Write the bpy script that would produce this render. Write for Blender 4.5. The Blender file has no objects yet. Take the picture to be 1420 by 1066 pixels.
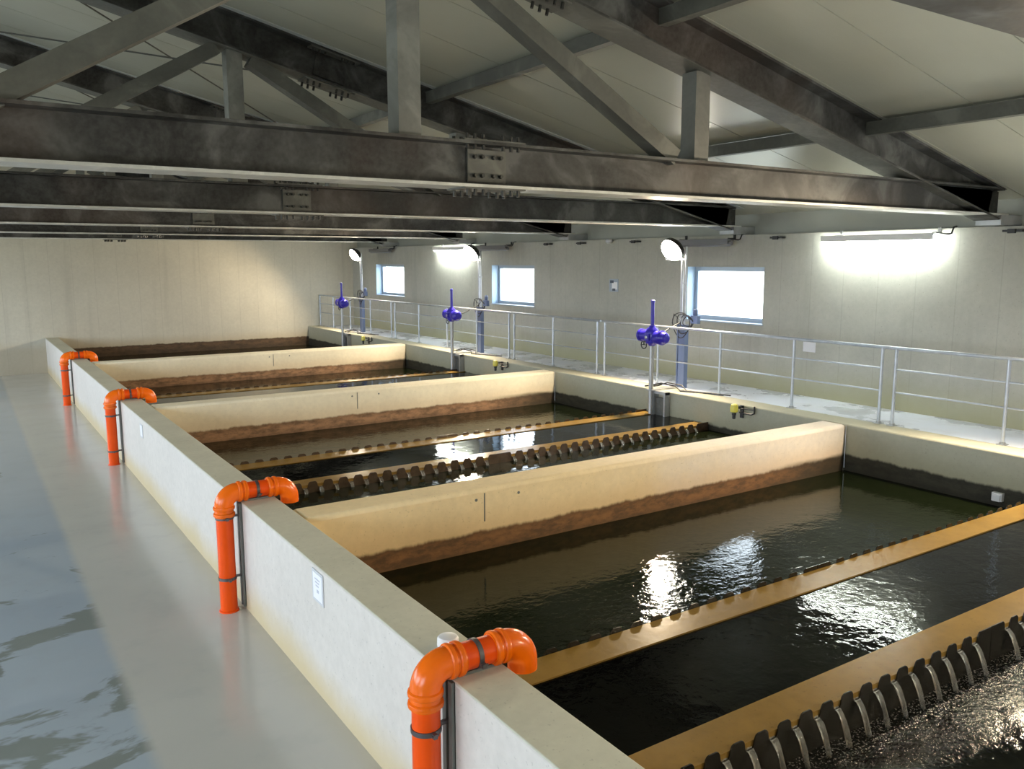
import bpy, bmesh, math, random
from mathutils import Vector, Matrix, noise as mnoise
random.seed(7)
PI = math.pi
T = 1.07                      # height of the basin wall tops above the gallery floor
sc = bpy.context.scene
COL = sc.collection

# ------------------------------------------------------------------ camera, light, exposure
cam_d = bpy.data.cameras.new('camera')
cam = bpy.data.objects.new('camera', cam_d); COL.objects.link(cam)
cam_d.sensor_fit = 'HORIZONTAL'; cam_d.sensor_width = 36.0
cam_d.lens = 1162.0 / 1420.0 * 36.0
cam_d.clip_start = 0.05; cam_d.clip_end = 300
pitch, yaw, roll = math.radians(8.43), math.radians(33.37), math.radians(-0.1)
f = Vector((math.sin(yaw) * math.cos(pitch), math.cos(yaw) * math.cos(pitch), -math.sin(pitch)))
r = Vector((math.cos(yaw), -math.sin(yaw), 0)); u = r.cross(f)
r2 = r * math.cos(roll) + u * math.sin(roll); u2 = u * math.cos(roll) - r * math.sin(roll)
M = Matrix((r2, u2, -f)).transposed().to_4x4(); M.translation = Vector((0, 0, T + 2.3))
cam.matrix_world = M
sc.camera = cam

sc.view_settings.view_transform = 'Standard'; sc.view_settings.look = 'None'
sc.view_settings.gamma = 1.0; sc.view_settings.use_curve_mapping = False
sc.view_settings.exposure = 1.42

SKY = 4.9
w = bpy.data.worlds.new('overcast_sky'); sc.world = w; w.use_nodes = True
bg = w.node_tree.nodes['Background']
bg.inputs[1].default_value = SKY
wt = w.node_tree; tc_ = wt.nodes.new('ShaderNodeTexCoord'); sp_ = wt.nodes.new('ShaderNodeSeparateXYZ')
wr_ = wt.nodes.new('ShaderNodeValToRGB'); mr_ = wt.nodes.new('ShaderNodeMapRange')
wt.links.new(tc_.outputs['Generated'], sp_.inputs[0]); wt.links.new(sp_.outputs[2], mr_.inputs[0])
mr_.inputs[1].default_value = -1; mr_.inputs[2].default_value = 1; wt.links.new(mr_.outputs[0], wr_.inputs[0])
wr_.color_ramp.elements[0].position = .495; wr_.color_ramp.elements[0].color = (.44, .46, .455, 1)      # pale yard outside
wr_.color_ramp.elements[1].position = .505; wr_.color_ramp.elements[1].color = (.81, .87, .985, 1)     # overcast sky
wt.links.new(wr_.outputs[0], bg.inputs[0])
TUBE_E = 24.0
FLOOD_W = 350.0
FLOOD_LENS = 40.0

# ------------------------------------------------------------------ materials
def new_mat(name):
    m = bpy.data.materials.new(name); m.use_nodes = True
    nt = m.node_tree; b = nt.nodes['Principled BSDF']
    return m, nt, b
def N(nt, typ, **kw):
    n = nt.nodes.new(typ)
    for k, v in kw.items():
        if k in n.inputs.keys() if isinstance(k, str) else False: n.inputs[k].default_value = v
        else: setattr(n, k, v)
    return n
def L(nt, a, b): nt.links.new(a, b)
def ramp(nt, fac, stops, interp='LINEAR'):
    n = nt.nodes.new('ShaderNodeValToRGB'); cr = n.color_ramp; cr.interpolation = interp
    while len(cr.elements) < len(stops): cr.elements.new(0.5)
    for e, (p, c) in zip(cr.elements, stops):
        e.position = p; e.color = (*c, 1) if len(c) == 3 else c
    L(nt, fac, n.inputs[0]); return n.outputs[0]
def mix(nt, fac, a, b, typ='MIX'):
    n = nt.nodes.new('ShaderNodeMix'); n.data_type = 'RGBA'; n.blend_type = typ
    if hasattr(fac, 'links') or hasattr(fac, 'is_linked'): L(nt, fac, n.inputs[0])
    else: n.inputs[0].default_value = fac
    for s, v in ((6, a), (7, b)):
        if isinstance(v, tuple): n.inputs[s].default_value = (*v, 1) if len(v) == 3 else v
        else: L(nt, v, n.inputs[s])
    return n.outputs[2]
def math_n(nt, op, a, b=None, c=None):
    n = nt.nodes.new('ShaderNodeMath'); n.operation = op
    for i, v in enumerate((a, b, c)):
        if v is None: continue
        if isinstance(v, (int, float)): n.inputs[i].default_value = v
        else: L(nt, v, n.inputs[i])
    return n.outputs[0]
def geo(nt):
    g = nt.nodes.new('ShaderNodeNewGeometry'); s = nt.nodes.new('ShaderNodeSeparateXYZ')
    L(nt, g.outputs['Position'], s.inputs[0]); return g.outputs['Position'], s.outputs
def vscale(nt, vec, s):
    n = nt.nodes.new('ShaderNodeVectorMath'); n.operation = 'MULTIPLY'
    L(nt, vec, n.inputs[0]); n.inputs[1].default_value = s; return n.outputs[0]
def noise(nt, vec, scale, detail=4, rough=.55, dist=0):
    n = nt.nodes.new('ShaderNodeTexNoise'); L(nt, vec, n.inputs['Vector'])
    n.inputs['Scale'].default_value = scale; n.inputs['Detail'].default_value = detail
    n.inputs['Roughness'].default_value = rough; n.inputs['Distortion'].default_value = dist
    return n.outputs[0]
def smooth(nt, v, a, b):
    n = nt.nodes.new('ShaderNodeMapRange'); n.interpolation_type = 'SMOOTHSTEP'
    L(nt, v, n.inputs[0]); n.inputs[1].default_value = a; n.inputs[2].default_value = b
    return n.outputs[0]
def bump(nt, b, h, strength=.2, dist=.02):
    n = nt.nodes.new('ShaderNodeBump'); n.inputs['Strength'].default_value = strength
    n.inputs['Distance'].default_value = dist
    L(nt, h, n.inputs['Height']); L(nt, n.outputs[0], b.inputs['Normal'])

def plain(name, col, rough=.5, metal=0.0, spec=.5, var=.0, vs=6):
    m, nt, b = new_mat(name)
    b.inputs['Base Color'].default_value = (*col, 1); b.inputs['Roughness'].default_value = rough
    b.inputs['Metallic'].default_value = metal; b.inputs['Specular IOR Level'].default_value = spec
    p, s = geo(nt)
    n_ = noise(nt, p, vs)
    if var:
        c = ramp(nt, n_, [(.3, tuple(x * (1 - var) for x in col)), (.7, tuple(min(1, x * (1 + var)) for x in col))])
        L(nt, c, b.inputs['Base Color'])
    return m

def concrete(name, base, var=.14, right=None, stain_x=None, stain=None, foot=None, boards=False, rough=.75, wetline=None, dirt=None):
    m, nt, b = new_mat(name)
    p, s = geo(nt)
    n1 = noise(nt, p, 1.3, 6, .6); n2 = noise(nt, p, 14, 4, .6)
    c = ramp(nt, n1, [(.28, tuple(x * (1 - var) for x in base)), (.72, tuple(min(.95, x * (1 + var)) for x in base))])
    if right:    # less stain towards the walkway end, its cool light also in the colour
        col, x0, x1 = right
        c = mix(nt, smooth(nt, math_n(nt, 'ADD', s[0], math_n(nt, 'MULTIPLY', math_n(nt, 'SUBTRACT', n1, .5), 3.0)), x0, x1), c, col)
    c = mix(nt, .25, c, ramp(nt, n2, [(.3, tuple(x * .78 for x in base)), (.7, tuple(min(1, x * 1.12) for x in base))]))
    # small pores and blotches
    pn = noise(nt, p, 38, 2, .5)
    c = mix(nt, math_n(nt, 'MULTIPLY', smooth(nt, pn, .66, .74), .35), c, tuple(x * .45 for x in base))
    h = n2
    if boards:   # faint shuttering joints
        ax = math_n(nt, 'ADD', s[0], s[1])
        fr = math_n(nt, 'FRACT', math_n(nt, 'MULTIPLY', ax, 1.6))
        ln = math_n(nt, 'LESS_THAN', fr, .025)
        streak = noise(nt, vscale(nt, p, (2.6, 2.6, .14)), 1.0, 4, .6)
        c = mix(nt, math_n(nt, 'MULTIPLY', smooth(nt, streak, .5, .75), .28), c, tuple(x * .62 for x in base))
        c = mix(nt, math_n(nt, 'MULTIPLY', ln, .22), c, tuple(x * .5 for x in base))
    if foot:     # rusty splash stain at the foot of the wall: colour, height
        col, z0, z1 = foot
        zz = math_n(nt, 'ADD', s[2], math_n(nt, 'MULTIPLY', math_n(nt, 'SUBTRACT', n1, .5), .35))
        fac = math_n(nt, 'SUBTRACT', 1.0, smooth(nt, zz, z0, z1))
        c = mix(nt, math_n(nt, 'MULTIPLY', fac, .95), c, col)
    if stain:    # brown iron scum line left by the water
        col, col2, ztop = stain
        drip = noise(nt, vscale(nt, p, (3.0, 3.0, .5)), 1.5, 5, .65)
        zz = math_n(nt, 'ADD', s[2], math_n(nt, 'MULTIPLY', math_n(nt, 'SUBTRACT', drip, .5), .10))
        soft = math_n(nt, 'SUBTRACT', 1.0, smooth(nt, zz, ztop - .05, ztop + .34))
        c = mix(nt, math_n(nt, 'MULTIPLY', soft, .45), c, col2)
        fac = math_n(nt, 'SUBTRACT', 1.0, smooth(nt, zz, ztop - .025, ztop + .02))
        if stain_x: fac = math_n(nt, 'MULTIPLY', fac, math_n(nt, 'GREATER_THAN', s[0], stain_x))
        blot = noise(nt, vscale(nt, p, (1, 1, 2.5)), 5, 6, .7)
        sc_ = mix(nt, smooth(nt, blot, .35, .68), tuple(x * 1.25 for x in col), tuple(x * .42 for x in col))
        edge = smooth(nt, zz, ztop - .075, ztop + .0)
        low = math_n(nt, 'SUBTRACT', 1.0, smooth(nt, zz, ztop - .22, ztop - .12))
        sc_ = mix(nt, math_n(nt, 'MULTIPLY', edge, .55), sc_, tuple(x * .35 for x in col))
        sc_ = mix(nt, math_n(nt, 'MULTIPLY', low, .5), sc_, tuple(x * .3 for x in col))
        c = mix(nt, math_n(nt, 'MULTIPLY', fac, .95), c, sc_)
    if dirt:     # darker slime towards the walkway corner
        col, x0, x1, ztop = dirt
        fac = math_n(nt, 'MULTIPLY', smooth(nt, s[0], x0, x1),
                     math_n(nt, 'SUBTRACT', 1.0, smooth(nt, math_n(nt, 'ADD', s[2], math_n(nt, 'MULTIPLY', math_n(nt, 'SUBTRACT', n1, .5), .1)), ztop - .04, ztop + .03)))
        c = mix(nt, math_n(nt, 'MULTIPLY', fac, .9), c, col)
    L(nt, c, b.inputs['Base Color'])
    b.inputs['Roughness'].default_value = rough; b.inputs['Specular IOR Level'].default_value = .3
    bump(nt, b, h, .12, .01)
    return m

MAT = {}
MAT['parapet'] = concrete('white_grey_concrete', (.63, .59, .54), .05, foot=((.58, .475, .29), .02, .40), boards=False)
MAT['cap'] = concrete('grey_green_concrete', (.58, .565, .455), .12)
MAT['divider'] = concrete('cream_concrete', (.80, .64, .38), .12, right=((.63, .605, .595), 5.5, 8.5), stain=((.17, .075, .025), (.56, .34, .14), T - .455), dirt=((.03, .027, .018), 8.2, 10.2, T - .42))
MAT['divider2'] = concrete('pale_cream_concrete', (.77, .71, .55), .12, stain=((.29, .155, .08), (.54, .36, .18), T - .455), dirt=((.03, .027, .018), 8.2, 10.2, T - .42))
MAT['curb'] = concrete('olive_concrete', (.42, .405, .31), .10, stain=((.03, .027, .018), (.33, .30, .17), T - .43))
MAT['farwall'] = concrete('beige_shuttered_concrete', (.53, .505, .42), .06, stain_x=2.3, stain=((.09, .05, .025), (.42, .32, .19), T - .36), boards=True)
MAT['winwall'] = concrete('grey_shuttered_concrete', (.425, .42, .37), .10, boards=True, foot=((.36, .34, .20), T - .1, T + .7))
MAT['plainwall'] = concrete('plain_grey_concrete', (.50, .49, .45), .10, boards=True)
MAT['crest'] = concrete('tan_algae_concrete', (.27, .165, .042), .22, rough=.24)

MAT['crest'].node_tree.nodes['Principled BSDF'].inputs['Specular IOR Level'].default_value = .10
def make_floor():
    m, nt, b = new_mat('wet_screed')
    p, s = geo(nt)
    n1 = noise(nt, p, .55, 5, .6); n2 = noise(nt, p, 9, 4, .6)
    stre = noise(nt, vscale(nt, p, (.9, 1.5, 1)), .7, 6, .62, .5)
    xx = math_n(nt, 'ADD', s[0], math_n(nt, 'MULTIPLY', math_n(nt, 'SUBTRACT', n2, .5), .05))
    lane = math_n(nt, 'SUBTRACT', 1.0, smooth(nt, xx, .80, .93))     # the low lane that holds the water
    pool = smooth(nt, math_n(nt, 'ADD', stre, math_n(nt, 'MULTIPLY', smooth(nt, s[1], 7.0, 12.0), .16)), .50, .54)
    wet = math_n(nt, 'MULTIPLY', lane, pool)
    dry = mix(nt, n1, (.47, .455, .40), (.55, .53, .475))
    damp = mix(nt, n1, (.19, .21, .19), (.25, .27, .245))
    damp = mix(nt, pool, damp, mix(nt, n1, (.33, .375, .405), (.41, .455, .49)))      # bluish daylight on the standing film put into the colour
    c = mix(nt, lane, dry, damp)
    c = mix(nt, math_n(nt, 'MULTIPLY', smooth(nt, noise(nt, p, 1.7, 5, .6), .5, .68), .14), c, (.30, .31, .30))
    L(nt, c, b.inputs['Base Color'])
    rr = ramp(nt, n1, [(.3, (.12,) * 3), (.7, (.22,) * 3)])
    rr = mix(nt, wet, rr, (.05, .05, .05))
    L(nt, rr, b.inputs['Roughness'])
    b.inputs['Specular IOR Level'].default_value = .55
    h = math_n(nt, 'MULTIPLY', noise(nt, p, 3.0, 3, .5), math_n(nt, 'SUBTRACT', 1.05, math_n(nt, 'MULTIPLY', wet, .9)))
    bump(nt, b, h, .07, .02)
    return m
MAT['floor'] = make_floor()

def make_walk():
    m, nt, b = new_mat('damp_walkway_concrete')
    p, s = geo(nt)
    n1 = noise(nt, vscale(nt, p, (1, .8, 1)), 1.2, 5, .6)
    L(nt, mix(nt, smooth(nt, n1, .36, .7), (.68, .72, .82), (.44, .46, .52)), b.inputs['Base Color'])
    L(nt, ramp(nt, n1, [(.35, (.45,) * 3), (.65, (.15,) * 3)]), b.inputs['Roughness'])
    bump(nt, b, noise(nt, p, 20), .1, .01)
    return m
MAT['walk'] = make_walk()

def steel(name, dark, light, rough=.5, metal=.35, scale=1.6, rust=None):
    m, nt, b = new_mat(name)
    p, s = geo(nt)
    n1 = noise(nt, p, scale, 5, .6, .8); n2 = noise(nt, p, 22, 3, .6)
    c = ramp(nt, n1, [(.42, dark), (.54, tuple((a * .65 + d * .35) for a, d in zip(dark, light))), (.64, light)])
    if rust:
        rn = noise(nt, vscale(nt, p, (1, 1, .6)), .55, 3, .5)
        c = mix(nt, math_n(nt, 'MULTIPLY', smooth(nt, rn, .52, .66), .32), c, rust)
    c = mix(nt, .25, c, ramp(nt, n2, [(.35, dark), (.7, light)]))
    L(nt, c, b.inputs['Base Color'])
    b.inputs['Metallic'].default_value = metal
    L(nt, ramp(nt, n2, [(.3, (rough - .1,) * 3), (.7, (rough + .12,) * 3)]), b.inputs['Roughness'])
    return m
MAT['beam'] = steel('weathered_galvanised_steel', (.012, .0115, .0105), (.13, .132, .126), .55, .2, 1.6, (.11, .065, .045))
MAT['brace'] = steel('dull_galvanised_steel', (.09, .09, .078), (.18, .18, .155), .55, .2)
MAT['flange'] = steel('lit_underside_steel', (.46, .46, .43), (.66, .66, .62), .45, .3, 3)  # light on the beam undersides put into the colour
MAT['post'] = steel('pale_galvanised_steel', (.14, .14, .125), (.25, .25, .225), .5, .2)
MAT['splice'] = steel('zinc_plate', (.09, .09, .08), (.17, .17, .15), .55, .3, 4)
MAT['bolt'] = plain('bolt_steel', (.05, .05, .047), .4, .6)
MAT['rail'] = plain('galvanised_tube', (.50, .54, .60), .33, .75, .5, .12, 8)
MAT['zinc'] = plain('zinc_sheet', (.42, .43, .44), .38, .6, .5, .15, 5)
MAT['clamp'] = plain('dark_clamp_steel', (.13, .12, .125), .35, .6)
MAT['railgrey'] = plain('grey_channel', (.17, .18, .165), .5, .2)
MAT['alu'] = plain('grey_aluminium', (.36, .42, .50), .4, .3)
MAT['skylit_jamb'] = plain('skylit_reveal_blue', (.34, .46, .60), .45)  # blue sky light on the window reveals, as a colour
MAT['dark'] = plain('black_plastic', (.02, .02, .022), .45)
MAT['darksteel'] = plain('dark_wet_steel', (.022, .020, .017), .25, .3, .5, .3, 9)
MAT['wetplate'] = plain('brown_stained_plate', (.085, .058, .038), .25, .2, .5, .3, 9)
MAT['white'] = plain('white_plastic', (.80, .80, .80), .4)
MAT['paper'] = plain('white_paper', (.82, .82, .86), .6)
MAT['greyframe'] = plain('grey_frame', (.55, .56, .58), .5)
MAT['print'] = plain('grey_print', (.50, .51, .58), .6)
MAT['signdark'] = plain('slate_print', (.07, .09, .12), .6)
MAT['blue'] = plain('blue_enamel', (.035, .025, .42), .28, 0, .5, .15)
MAT['slate'] = plain('slate_blue_sheet', (.17, .22, .36), .4, .3)
MAT['yellow'] = plain('yellow_plastic', (.75, .66, .10), .4)
MAT['orange'] = plain('orange_pvc', (.88, .085, .002), .3, 0, .3, .06, 3)
MAT['elbow'] = plain('light_orange_pvc', (.90, .15, .003), .22, 0, .4, .06, 3)
MAT['backing'] = plain('dark_gap', (.05, .05, .045), .8)
MAT['wire'] = plain('steel_wire', (.10, .10, .09), .5, .5)
MAT['lit_strip'] = plain('lit_roof_edge', (.55, .58, .56), .4, .3)  # brightness of the lit roof edge, as a pale colour
MAT['fascia'] = plain('grey_green_sheet', (.36, .37, .33), .5, .1, .5, .08, 1)

def make_roof():
    m, nt, b = new_mat('ribbed_roof_sheet')
    p, s = geo(nt)
    fr = math_n(nt, 'FRACT', math_n(nt, 'MULTIPLY', s[1], 10.0))
    rib = math_n(nt, 'LESS_THAN', fr, .16)
    n1 = noise(nt, p, .5, 4, .6)
    L(nt, ramp(nt, n1, [(.3, (.41, .41, .335)), (.7, (.47, .47, .385))]), b.inputs['Base Color'])
    b.inputs['Roughness'].default_value = .34
    b.inputs['Metallic'].default_value = .15
    bump(nt, b, rib, .6, .004)
    return m
MAT['roof'] = make_roof()

def water(name, col, amp, scale, aniso=(1, 1, 1), weir=None, foam=None, rough=.02):
    m, nt, b = new_mat(name)
    p, s = geo(nt)
    v = vscale(nt, p, aniso)
    h = math_n(nt, 'ADD', noise(nt, v, scale, 3, .5, .4), math_n(nt, 'MULTIPLY', noise(nt, v, scale * 3.3, 3, .55, .3), .35))
    b.inputs['Base Color'].default_value = (*col, 1)
    b.inputs['Roughness'].default_value = rough; b.inputs['IOR'].default_value = 1.333
    b.inputs['Specular IOR Level'].default_value = .24
    b.inputs['Specular Tint'].default_value = (.86, 1.0, .76, 1)
    if weir is not None:           # ripples die away from the overfall
        y0, y1, lo = weir
        fac = math_n(nt, 'ADD', math_n(nt, 'MULTIPLY', smooth(nt, s[1], y1, y0) if y0 > y1 else math_n(nt, 'SUBTRACT', 1.0, smooth(nt, s[1], y0, y1)), 1 - lo), lo)
        h = math_n(nt, 'MULTIPLY', h, fac)
    if foam is not None:           # white bubbles under the falling jets
        y0, y1 = foam
        d = math_n(nt, 'SUBTRACT', 1.0, smooth(nt, s[1], y0, y1) ) if y1 > y0 else smooth(nt, s[1], y1, y0)
        fn = noise(nt, p, 60, 4, .75)
        k = math_n(nt, 'SUBTRACT', .80, math_n(nt, 'MULTIPLY', d, .21))
        f_ = math_n(nt, 'MULTIPLY', math_n(nt, 'GREATER_THAN', fn, k), .75)
        L(nt, mix(nt, f_, col, (.48, .43, .40)), b.inputs['Base Color'])
    bump(nt, b, h, 1.0, amp)
    return m
WCOL = (.006, .009, .003)

def glass_mat():
    m = bpy.data.materials.new('window_glass'); m.use_nodes = True
    nt = m.node_tree; nt.nodes.clear()
    o = nt.nodes.new('ShaderNodeOutputMaterial'); t = nt.nodes.new('ShaderNodeBsdfTransparent')
    g = nt.nodes.new('ShaderNodeBsdfGlossy'); g.inputs['Roughness'].default_value = .02
    fr = nt.nodes.new('ShaderNodeFresnel'); fr.inputs[0].default_value = 1.45
    gg = nt.nodes.new('ShaderNodeNewGeometry')
    x = nt.nodes.new('ShaderNodeMixShader'); L(nt, math_n(nt, 'MULTIPLY', fr.outputs[0], math_n(nt, 'SUBTRACT', 1.0, gg.outputs['Backfacing'])), x.inputs[0])
    t.inputs[0].default_value = (.94, .97, .97, 1)
    L(nt, t.outputs[0], x.inputs[1]); L(nt, g.outputs[0], x.inputs[2]); L(nt, x.outputs[0], o.inputs[0])
    return m
MAT['glass'] = glass_mat()
def emis(name, col, s):
    m, nt, b = new_mat(name)
    b.inputs['Base Color'].default_value = (.8, .8, .8, 1)
    b.inputs['Emission Color'].default_value = (*col, 1); b.inputs['Emission Strength'].default_value = s
    return m
MAT['tube_on'] = emis('lit_tube_diffuser', (.93, 1.0, .93), TUBE_E)
MAT['tube_off'] = plain('unlit_tube_diffuser', (.16, .16, .17), .35)
MAT['lens'] = emis('lit_flood_lens', (1, .93, .80), FLOOD_LENS)
def jet_mat():
    m, nt, b = new_mat('falling_water')
    p, s = geo(nt)
    st = noise(nt, vscale(nt, p, (60, 60, 8)), 1.0, 3, .6)
    L(nt, ramp(nt, st, [(.35, (.55, .54, .50)), (.65, (.97, .96, .93))]), b.inputs['Base Color'])
    b.inputs['Roughness'].default_value = .06; b.inputs['IOR'].default_value = 1.333
    b.inputs['Transmission Weight'].default_value = .86
    bump(nt, b, st, .6, .01)
    return m
MAT['jet'] = jet_mat()

# ------------------------------------------------------------------ mesh builder
class MB:
    def __init__(s): s.v = []; s.f = []
    def add(s, vs, fs):
        o = len(s.v); s.v += [tuple(p) for p in vs]; s.f += [tuple(i + o for i in q) for q in fs]; return s
    def box(s, x0, x1, y0, y1, z0, z1):
        return s.add([(x0, y0, z0), (x1, y0, z0), (x1, y1, z0), (x0, y1, z0), (x0, y0, z1), (x1, y0, z1), (x1, y1, z1), (x0, y1, z1)],
                     [(0, 3, 2, 1), (4, 5, 6, 7), (0, 1, 5, 4), (1, 2, 6, 5), (2, 3, 7, 6), (3, 0, 4, 7)])
    def prism(s, poly, vec, origin=(0, 0, 0)):        # poly: list of 3-D points, extruded by vec
        n = len(poly); a = [Vector(p) + Vector(origin) for p in poly]; b = [p + Vector(vec) for p in a]
        fs = [tuple(range(n - 1, -1, -1)), tuple(range(n, 2 * n))]
        fs += [(i, (i + 1) % n, n + (i + 1) % n, n + i) for i in range(n)]
        return s.add(a + b, fs)
    def bar(s, p, q, wy, h, up=(0, 0, 1)):            # rectangular bar from p to q
        p, q = Vector(p), Vector(q); d = (q - p).normalized(); side = d.cross(Vector(up))
        if side.length < 1e-4: side = Vector((0, 1, 0))
        side.normalize(); un = side.cross(d)
        poly = [p + side * a * wy / 2 + un * b * h / 2 for a, b in ((-1, -1), (1, -1), (1, 1), (-1, 1))]
        return s.prism(poly, q - p)
    def tube(s, path, rad, n=12, closed=False, caps=True):
        P = [Vector(p) for p in path]; R = rad if isinstance(rad, (list, tuple)) else [rad] * len(P)
        m = len(P); vs = []; fs = []; prev = None
        for i, p in enumerate(P):
            if closed: t = P[(i + 1) % m] - P[i - 1]
            else: t = P[min(i + 1, m - 1)] - P[max(i - 1, 0)]
            t.normalize()
            if prev is None:
                a = Vector((0, 0, 1)) if abs(t.z) < .9 else Vector((1, 0, 0))
                prev = (a - t * a.dot(t)).normalized()
            else:
                prev = prev - t * prev.dot(t)
                prev.normalize()
            b = t.cross(prev)
            vs += [p + (prev * math.cos(2 * PI * k / n) + b * math.sin(2 * PI * k / n)) * R[i] for k in range(n)]
        rings = m if closed else m - 1
        for i in range(rings):
            j = (i + 1) % m
            fs += [(i * n + k, i * n + (k + 1) % n, j * n + (k + 1) % n, j * n + k) for k in range(n)]
        if caps and not closed:
            fs.append(tuple(range(n - 1, -1, -1))); fs.append(tuple((m - 1) * n + k for k in range(n)))
        return s.add(vs, fs)
    def lathe(s, prof, c=(0, 0, 0), axis='z', n=20):   # prof: list of (radius, height)
        vs = []; fs = []; c = Vector(c)
        for rr, h in prof:
            for k in range(n):
                a = 2 * PI * k / n; x, y = rr * math.cos(a), rr * math.sin(a)
                vs.append(c + Vector({'z': (x, y, h), 'y': (y, h, x), 'x': (h, x, y)}[axis]))
        for i in range(len(prof) - 1):
            fs += [(i * n + k, i * n + (k + 1) % n, (i + 1) * n + (k + 1) % n, (i + 1) * n + k) for k in range(n)]
        fs.append(tuple(range(n - 1, -1, -1))); fs.append(tuple((len(prof) - 1) * n + k for k in range(n)))
        return s.add(vs, fs)
    def torus(s, c, R, rr, axis='z', n=24, k=8):
        c = Vector(c); path = []
        for i in range(n):
            a = 2 * PI * i / n; x, y = R * math.cos(a), R * math.sin(a)
            path.append(c + Vector({'z': (x, y, 0), 'y': (x, 0, y), 'x': (0, x, y)}[axis]))
        return s.tube(path, rr, k, closed=True)
    def mesh(s, name, mat, smooth_a=35):
        me = bpy.data.meshes.new(name); me.from_pydata(s.v, [], s.f)
        bm = bmesh.new(); bm.from_mesh(me); bmesh.ops.recalc_face_normals(bm, faces=bm.faces); bm.to_mesh(me); bm.free()
        if smooth_a:
            me.shade_smooth(); me.set_sharp_from_angle(angle=math.radians(smooth_a))
        me.materials.append(MAT[mat] if isinstance(mat, str) else mat); return me
    def obj(s, name, mat, parent=None, loc=None, label=None, bevel=0, kind=None):
        o = bpy.data.objects.new(name, s.mesh(name, mat)); COL.objects.link(o)
        if parent: o.parent = parent
        if loc: o.location = loc
        if label: o['label'] = label
        if kind: o['kind'] = kind
        if bevel:
            b = o.modifiers.new('edge', 'BEVEL'); b.width = bevel; b.segments = 2; b.limit_method = 'ANGLE'
        return o
def shared(name, me, parent=None, loc=(0, 0, 0)):
    o = bpy.data.objects.new(name, me); COL.objects.link(o); o.parent = parent; o.location = loc; return o
def tag(o, label, cat, group=None, kind=None):
    o['label'] = label; o['category'] = cat
    if group: o['group'] = group
    if kind: o['kind'] = kind
    return o
def thing(name, label, cat, loc, group=None):
    o = bpy.data.objects.new(name, None); COL.objects.link(o); o.location = loc; o.empty_display_size = .2
    return tag(o, label, cat, group)
def struct(mb, name, mat, label, bevel=0):
    o = mb.obj(name, mat, bevel=bevel); o['kind'] = 'structure'; o['label'] = label; return o
def copy_tree(o, parent=None):
    c = o.copy(); COL.objects.link(c)
    if parent: c.parent = parent
    for ch in list(o.children): copy_tree(ch, c)
    return c

# ------------------------------------------------------------------ layout
XA, XB = 2.12, 2.45            # parapet between gallery floor and basins
XC, XD = 10.35, 10.95          # kerb wall between basins and walkway
XW = 12.10                     # window wall
YF = 28.9                      # far wall
YN = -4.0
DIV = [(0.20, 0.60), (7.12, 7.52), (14.05, 14.45), (21.08, 21.48)]
BC = [3.71, 10.47, 17.32, 24.25]         # centre lines of the weir channels
ZW = T - .665                  # water in the outer zones
ZC = T - .42                   # weir crest
def zr(x): return T + 4.62 - .228 * (abs(x) - 5.75)     # underside of the roof sheets
XL = -6.0

# ------------------------------------------------------------------ setting
struct(MB().box(XL, XA, YN, YF, -.2, 0), 'floor', 'floor', 'pale grey gallery floor with a wet lane')
struct(MB().box(XC + .45, XW, YN, YF, T - .25, T - .03), 'floor', 'walk', 'damp grey walkway slab behind the railing')
par = MB().box(XA, XB, DIV[0][0], YF, -.2, T - .012).obj('wall_parapet', 'parapet', bevel=.012); par['kind'] = 'structure'
par['label'] = 'long pale concrete basin wall beside the gallery floor'
cap = MB().box(XA - .001, XB + .001, DIV[0][0], YF, T - .012, T).obj('wall_top', 'cap', par, bevel=.006)
inner = MB().box(XB, XB + .004, DIV[0][1], YF, -1.2, T - .012).obj('basin_face', 'divider', par)
for i, (a, b) in enumerate(DIV):
    y1 = b
    struct(MB().box(XB, XC, a, b, -1.4, T - .004), 'wall_divider', 'divider' if i == 1 else 'divider2', ['cream basin divider in front of the camera side', 'nearest cream concrete divider, brown scum line at the water', 'second cream concrete divider from the front', 'third cream concrete divider, before the far wall'][i], bevel=.045)
struct(MB().box(XC, XC + .45, DIV[0][0], YF, -1.4, T), 'wall_curb', 'curb', 'olive concrete basin wall carrying the railing', bevel=.02)
for i, o in enumerate([q for q in COL.objects if q.name.startswith('wall_divider')]):
    a = DIV[i][0]
    for x in ((5.2,), (4.35,), (5.9,), (6.6,))[i]:
        MB().box(x - .006, x + .006, a - .003, a + .002, T - .36, T - .06).obj('joint_line', 'railgrey', o)
        for dx in (-.10, .42):
            MB().lathe([(.0, -.003), (.016, -.003), (.016, .002), (.0, .002)], (x + dx, a, T - .12), 'y', 10).obj('tie_hole', 'railgrey', o)
# far wall, closed up to the roof
struct(MB().prism([(XL, 0, -.2), (XW + .4, 0, -.2), (XW + .4, 0, zr(XW + .4)), (0, 0, zr(0)), (XL, 0, zr(XL))], (0, .35, 0), (0, YF, 0)), 'wall_far', 'farwall', 'high beige concrete end wall lit by a flood lamp')
struct(MB().prism([(XL, 0, -.2), (XW + .4, 0, -.2), (XW + .4, 0, zr(XW + .4)), (0, 0, zr(0)), (XL, 0, zr(XL))], (0, .35, 0), (0, YN - .35, 0)), 'wall_back', 'plainwall', 'grey end wall behind the viewer')
def holed_wall(x0, x1, z0, z1, holes, hz0, hz1, y0, y1):
    mb = MB(); mb.box(x0, x1, y0, y1, z0, hz0); mb.box(x0, x1, y0, y1, hz1, z1)
    y = y0
    for a, b in holes: mb.box(x0, x1, y, a, hz0, hz1); y = b
    mb.box(x0, x1, y, y1, hz0, hz1); return mb
WIN = [(10.15, 12.05), (17.35, 19.35), (24.7, 26.85), (2.95, 4.9)]
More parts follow.
